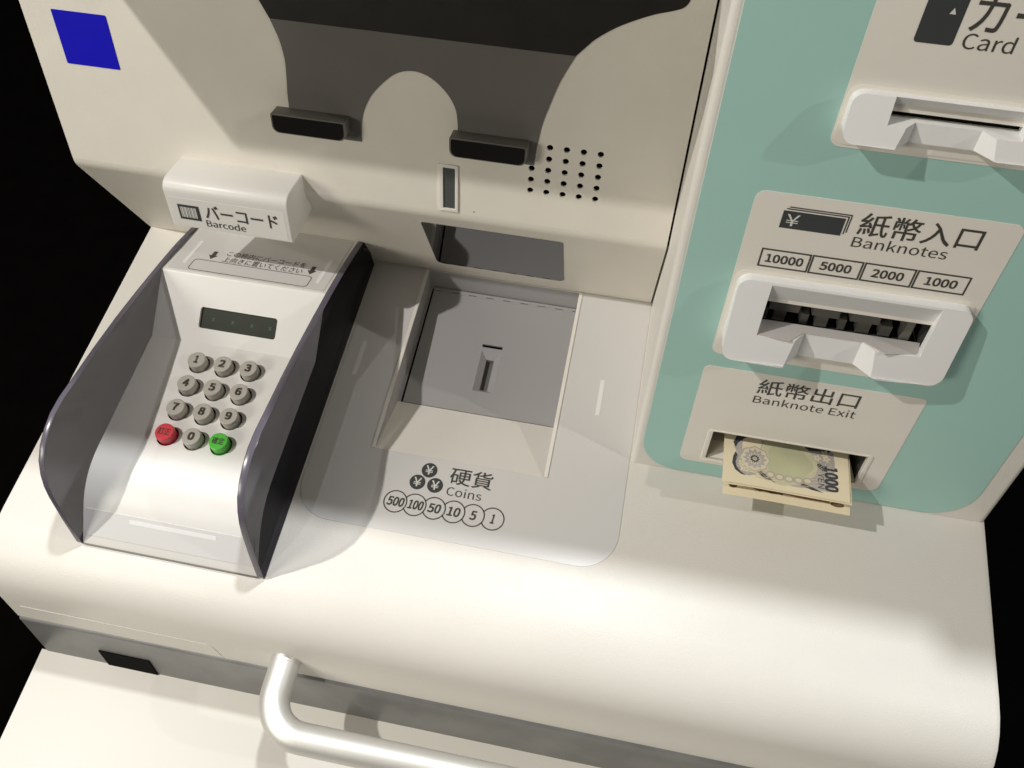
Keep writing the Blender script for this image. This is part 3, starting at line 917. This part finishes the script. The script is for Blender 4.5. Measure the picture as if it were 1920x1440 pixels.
# =================================================================== GRAB BAR
GB = empty('grab_bar', (330, -300, -50), 'satin silver tubular grab bar fixed to the rounded desk front', 'grab bar')
def tube(path, r, seg=28):
    bm = bmesh.new(); rings = []
    for i, p in enumerate(path):
        p = Vector(p)
        t = (Vector(path[min(i + 1, len(path) - 1)]) - Vector(path[max(i - 1, 0)])).normalized()
        u = Vector((0, 0, 1)); s = t.cross(u).normalized()
        rings.append([bm.verts.new((p + (s * math.cos(2 * math.pi * k / seg) + u * math.sin(2 * math.pi * k / seg)) * r) * MM) for k in range(seg)])
    for a, b in zip(rings, rings[1:]):
        for k in range(seg): bm.faces.new((a[k], a[(k + 1) % seg], b[(k + 1) % seg], b[k]))
    bm.faces.new(rings[0]); bm.faces.new(rings[-1])
    return bm
GX0, GX1, GY, GZ, GR = 197.0, 604.0, -331.0, -50.0, 24.0
path = [(GX0, -283, GZ), (GX0, -295, GZ), (GX0, GY + GR, GZ)]
for k in range(1, 12):
    a = math.radians(90 * k / 12)
    path.append((GX0 + GR - GR * math.cos(a), GY + GR - GR * math.sin(a), GZ))
for k in range(9): path.append((GX0 + GR + (GX1 - GX0 - 2 * GR) * k / 8, GY, GZ))
for k in range(1, 12):
    a = math.radians(90 * k / 12)
    path.append((GX1 - GR + GR * math.sin(a), GY + GR - GR * math.cos(a), GZ))
path += [(GX1, GY + GR, GZ), (GX1, -295, GZ), (GX1, -283, GZ)]
link('tube', to_mesh(tube(path, 9.6)), ALU, GB, 40)
for x in (GX0, GX1):
    link('socket', to_mesh(tube([(x, -284, GZ), (x, -289.2, GZ)], 10.0)), ALU, GB, 40)

# =================================================================== SHELF
bm = bmesh.new(); fbox(bm, DESK, -3, 640, -620, -303.2, -150, -120); bevel(bm, 1.2, 3)
SH = link('bag_shelf', to_mesh(bm), SHELFM, None)
SH['label'] = 'glossy cream shelf projecting below the desk behind the grab bar'; SH['category'] = 'shelf'

# =================================================================== BANKNOTES
def note(name, x0, tip, back, label, droop=0.0, prints=True, yaw=0.0):
    E_ = empty(name, (x0 + 38, (tip[0] + back[0]) / 2, (tip[1] + back[1]) / 2), label, 'banknote', 'banknotes sticking out of the exit slot')
    fr = Frame(tip[0], tip[1], back[0], back[1], x0)
    L = fr.len; NSG = 16; NX = 12
    def P(u, s, n=0.0):
        k = max(0.0, (14 - s) / 14)
        h = -droop * k * k + 0.35 * math.sin(u / 76 * math.pi * 1.3 + 0.4) - 0.5 * max(0, (10 - u) / 10) * k
        return fr(u + yaw * s, s, n + h)
    bm = bmesh.new()
    g = []
    for i in range(NX + 1):
        for j in range(NSG + 1):
            s = L * (j / NSG) ** 1.5
            g.append((bm.verts.new(P(76 * i / NX, s, 0.06)), bm.verts.new(P(76 * i / NX, s, -0.06))))
    idx = lambda i, j: g[i * (NSG + 1) + j]
    for i in range(NX):
        for j in range(NSG):
            bm.faces.new([idx(*q)[0] for q in ((i, j), (i + 1, j), (i + 1, j + 1), (i, j + 1))])
            bm.faces.new([idx(*q)[1] for q in ((i, j), (i, j + 1), (i + 1, j + 1), (i + 1, j))])
    for i in range(NX):
        bm.faces.new((idx(i, 0)[0], idx(i, 0)[1], idx(i + 1, 0)[1], idx(i + 1, 0)[0]))
    for j in range(NSG):
        for i in (0, NX):
            bm.faces.new((idx(i, j)[0], idx(i, j + 1)[0], idx(i, j + 1)[1], idx(i, j)[1]))
    sheet = link('sheet', to_mesh(bm), PAPER, E_, 60)
    return E_, sheet, P


class NF:
    def __init__(s, P): s.P = P
    def __call__(s, x, v, n=0.0): return s.P(x, v, n + 0.06)


def smudge(fr, loop, n, material, parent, name='printing'):
    """flat printed area, cut fine enough to follow the curved paper"""
    bm = bmesh.new()
    tris = tessellate_polygon([[Vector((p[0], p[1], 0)) for p in loop]])
    vs = [bm.verts.new((p[0], p[1], 0)) for p in loop]
    for t in tris:
        try: bm.faces.new([vs[i] for i in t])
        except ValueError: pass
    bmesh.ops.subdivide_edges(bm, edges=[e for e in bm.edges if e.calc_length() > 4], cuts=2, use_grid_fill=True)
    bmesh.ops.triangulate(bm, faces=bm.faces)
    for v in bm.verts: v.co = fr(v.co.x, v.co.y, n)
    me = bpy.data.meshes.new('mesh'); bm.to_mesh(me); bm.free()
    return link(name, me, material, parent, 0)


def flower(cx, cy, r, n=8, amp=0.12, k=64):
    return [(cx + r * (1 + amp * math.cos(n * t)) * math.cos(t), cy + r * (1 + amp * math.cos(n * t)) * math.sin(t)) for t in [2 * math.pi * i / k for i in range(k)]]


# lowest note (brown print), then two thousand-yen notes on top of it
lowN, lowS, lowP = note('banknote', 450.8, (-154.8, 29.8), (-96, 26.5), 'lowest cream banknote with brown edge print, under the 1000 yen notes', droop=0.4)
F_ = NF(lowP)
def oval(fr, cx, cy, rx, ry, n, m_, par): return smudge(fr, circle(cx, cy, rx, 24, ry), n, m_, par)
oval(F_, 6.0, 6.6, 2.5, 1.7, 0.05, N_BROWN, lowS)
oval(F_, 68.5, 5.6, 4.2, 1.6, 0.05, N_BROWN, lowS); oval(F_, 68.5, 5.7, 3.0, 0.8, 0.09, N_ROSE, lowS)
smudge(F_, [(9, 7.4), (13, 6.6), (17, 6.9), (20, 5.9), (26, 6.3), (33, 5.6), (38, 6.3), (44, 5.8), (52, 5.5), (60, 5.8), (64, 5.7), (64, 8.4), (9, 9)], 0.05, N_ROSE, lowS)
smudge(F_, [(19, 6.2), (22, 5.4), (25, 6.0), (29, 5.1), (33, 5.5), (36, 5.4), (36, 8.4), (19, 8.4)], 0.09, N_BROWN, lowS)
midN, midS, midP = note('banknote', 450.0, (-150.6, 36.0), (-96, 28.6), 'middle 1000 yen banknote, only its right edge showing under the top note', droop=0.6, yaw=-0.004)
topN, topS, topP = note('banknote', 448.8, (-149.7, 36.6), (-96, 29.2), 'topmost 1000 yen banknote with grey and green rosette print', droop=0.5, yaw=0.0)
Ft = NF(topP)
# printed field outline
field = [(7.6, 34), (6.2, 27), (7.8, 22.5), (5.8, 18.8), (5.6, 14), (7.6, 9.8), (11, 7.2), (16, 6.6), (21, 8.6), (26, 6.0), (31, 4.9), (37, 4.4), (43, 4.2), (48, 4.4), (53, 5.4), (57, 5.0), (62, 4.8), (66, 5.4), (67.6, 10), (67.2, 18), (67.8, 26), (67, 34)]
smudge(Ft, field, 0.03, N_LAV, topS)
smudge(Ft, [(5.9, 19), (5.4, 14), (7.4, 9.4), (11, 6.8), (14, 6.4), (10.6, 8.6), (8.2, 11.6), (7.4, 15.4), (8.8, 19.6), (7.2, 22.6)], 0.06, N_NAVY, topS)
smudge(Ft, [(8.2, 36), (5.6, 29.6), (7.2, 25.8), (8.6, 29.6), (12, 33.2), (16, 36)], 0.06, N_NAVY, topS)
smudge(Ft, [(20.6, 10.2), (25.4, 6.4), (32, 4.6), (28.6, 7.2), (23.4, 11.2)], 0.06, N_NAVY, topS)
smudge(Ft, [(46.5, 6.0), (53.5, 4.2), (60.5, 3.6), (52.4, 6.6), (48.2, 8.0)], 0.06, N_NAVY, topS)
smudge(Ft, [(56.0, 22.6), (58.6, 24.6), (63.0, 20.6), (60.6, 18.8)], 0.06, N_NAVY, topS)
smudge(Ft, [(48.5, 35.5), (52.5, 32.6), (58, 33.4), (63, 31.8), (66, 35.5)], 0.06, N_NAVY, topS)
smudge(Ft, flower(38.5, 21.5, 17.5, 3, 0.08), 0.06, N_GREEN2, topS)
smudge(Ft, flower(40, 21.0, 13.5, 5, 0.08), 0.09, N_GREEN, topS)
for (cx, cy) in ((11.4, 14.8), (14.2, 10.8), (57.0, 28.0), (62.6, 28.4), (62.0, 32.0)):
    smudge(Ft, flower(cx, cy, 2.5, 5, 0.25, 40), 0.12, N_GREY, topS, 'flower_print')
    smudge(Ft, flower(cx, cy, 2.0, 5, 0.3, 40), 0.15, N_PALE, topS, 'flower_print')
    smudge(Ft, circle(cx, cy, 0.6, 10), 0.18, N_GREY, topS, 'flower_print')
fx, fy = 19.0, 19.4
smudge(Ft, flower(fx, fy, 8.9, 8, 0.05, 80), 0.12, N_GREY, topS, 'rosette_print')
smudge(Ft, flower(fx, fy, 8.2, 8, 0.05, 80), 0.15, N_PALE, topS, 'rosette_print')
smudge(Ft, flower(fx, fy, 6.3, 12, 0.14, 96), 0.18, N_LAV, topS, 'rosette_print')
smudge(Ft, flower(fx, fy, 3.6, 12, 0.22, 96), 0.21, N_PALE, topS, 'rosette_print')
smudge(Ft, flower(fx, fy, 2.7, 12, 0.2, 96), 0.24, N_NAVY, topS, 'rosette_print')
smudge(Ft, circle(fx, fy, 1.5, 20), 0.27, N_GREY, topS, 'rosette_print')
for k in range(5):
    smudge(Ft, circle(28.6 + 5.6 * k, 9.8 - 0.9 * math.sin(k / 4 * math.pi), 3.0, 18, 2.4), 0.12, N_GREY, topS, 'lace_print')
    smudge(Ft, circle(28.6 + 5.6 * k, 9.8 - 0.9 * math.sin(k / 4 * math.pi), 1.9, 18, 1.5), 0.15, N_PALE, topS, 'lace_print')
    ribbon_bm = ribbon(Ft, circle(28.6 + 5.6 * k, 9.8 - 0.9 * math.sin(k / 4 * math.pi), 2.5, 18, 2.0), 0.25, 0.13, 0.17)
    link('lace_print', to_mesh(ribbon_bm), N_LAV, topS, 0)
for k in range(9):            # fine engraved waves round the oval
    rr_ = 15.5 + 1.05 * k
    pts = []
    for i in range(70):
        t = math.pi * (0.92 + 1.16 * i / 69)
        q = 1 + 0.03 * math.sin(26 * t + k)
        x_, y_ = 38.5 + rr_ * 1.28 * q * math.cos(t), 23.0 + rr_ * 0.82 * q * math.sin(t)
        if 7.5 < x_ < 66.5 and 5.2 < y_ < 33: pts.append((x_, y_))
    if len(pts) > 4:
        link('engraved_line', to_mesh(ribbon(Ft, pts, 0.22, 0.10, 0.115, closed=False)), N_PALE if k % 2 else N_GREY, topS, 0)
print_text('lettering', '1000', Ft, 61.6, 69.0, 5.6, 22.6, 0.16, N_NAVY, topS, bold=0.03, rot=-90)
print_text('lettering', 'YEN', Ft, 57.2, 61.0, 6.4, 17.2, 0.16, N_NAVY, topS, bold=0.0, rot=-90)
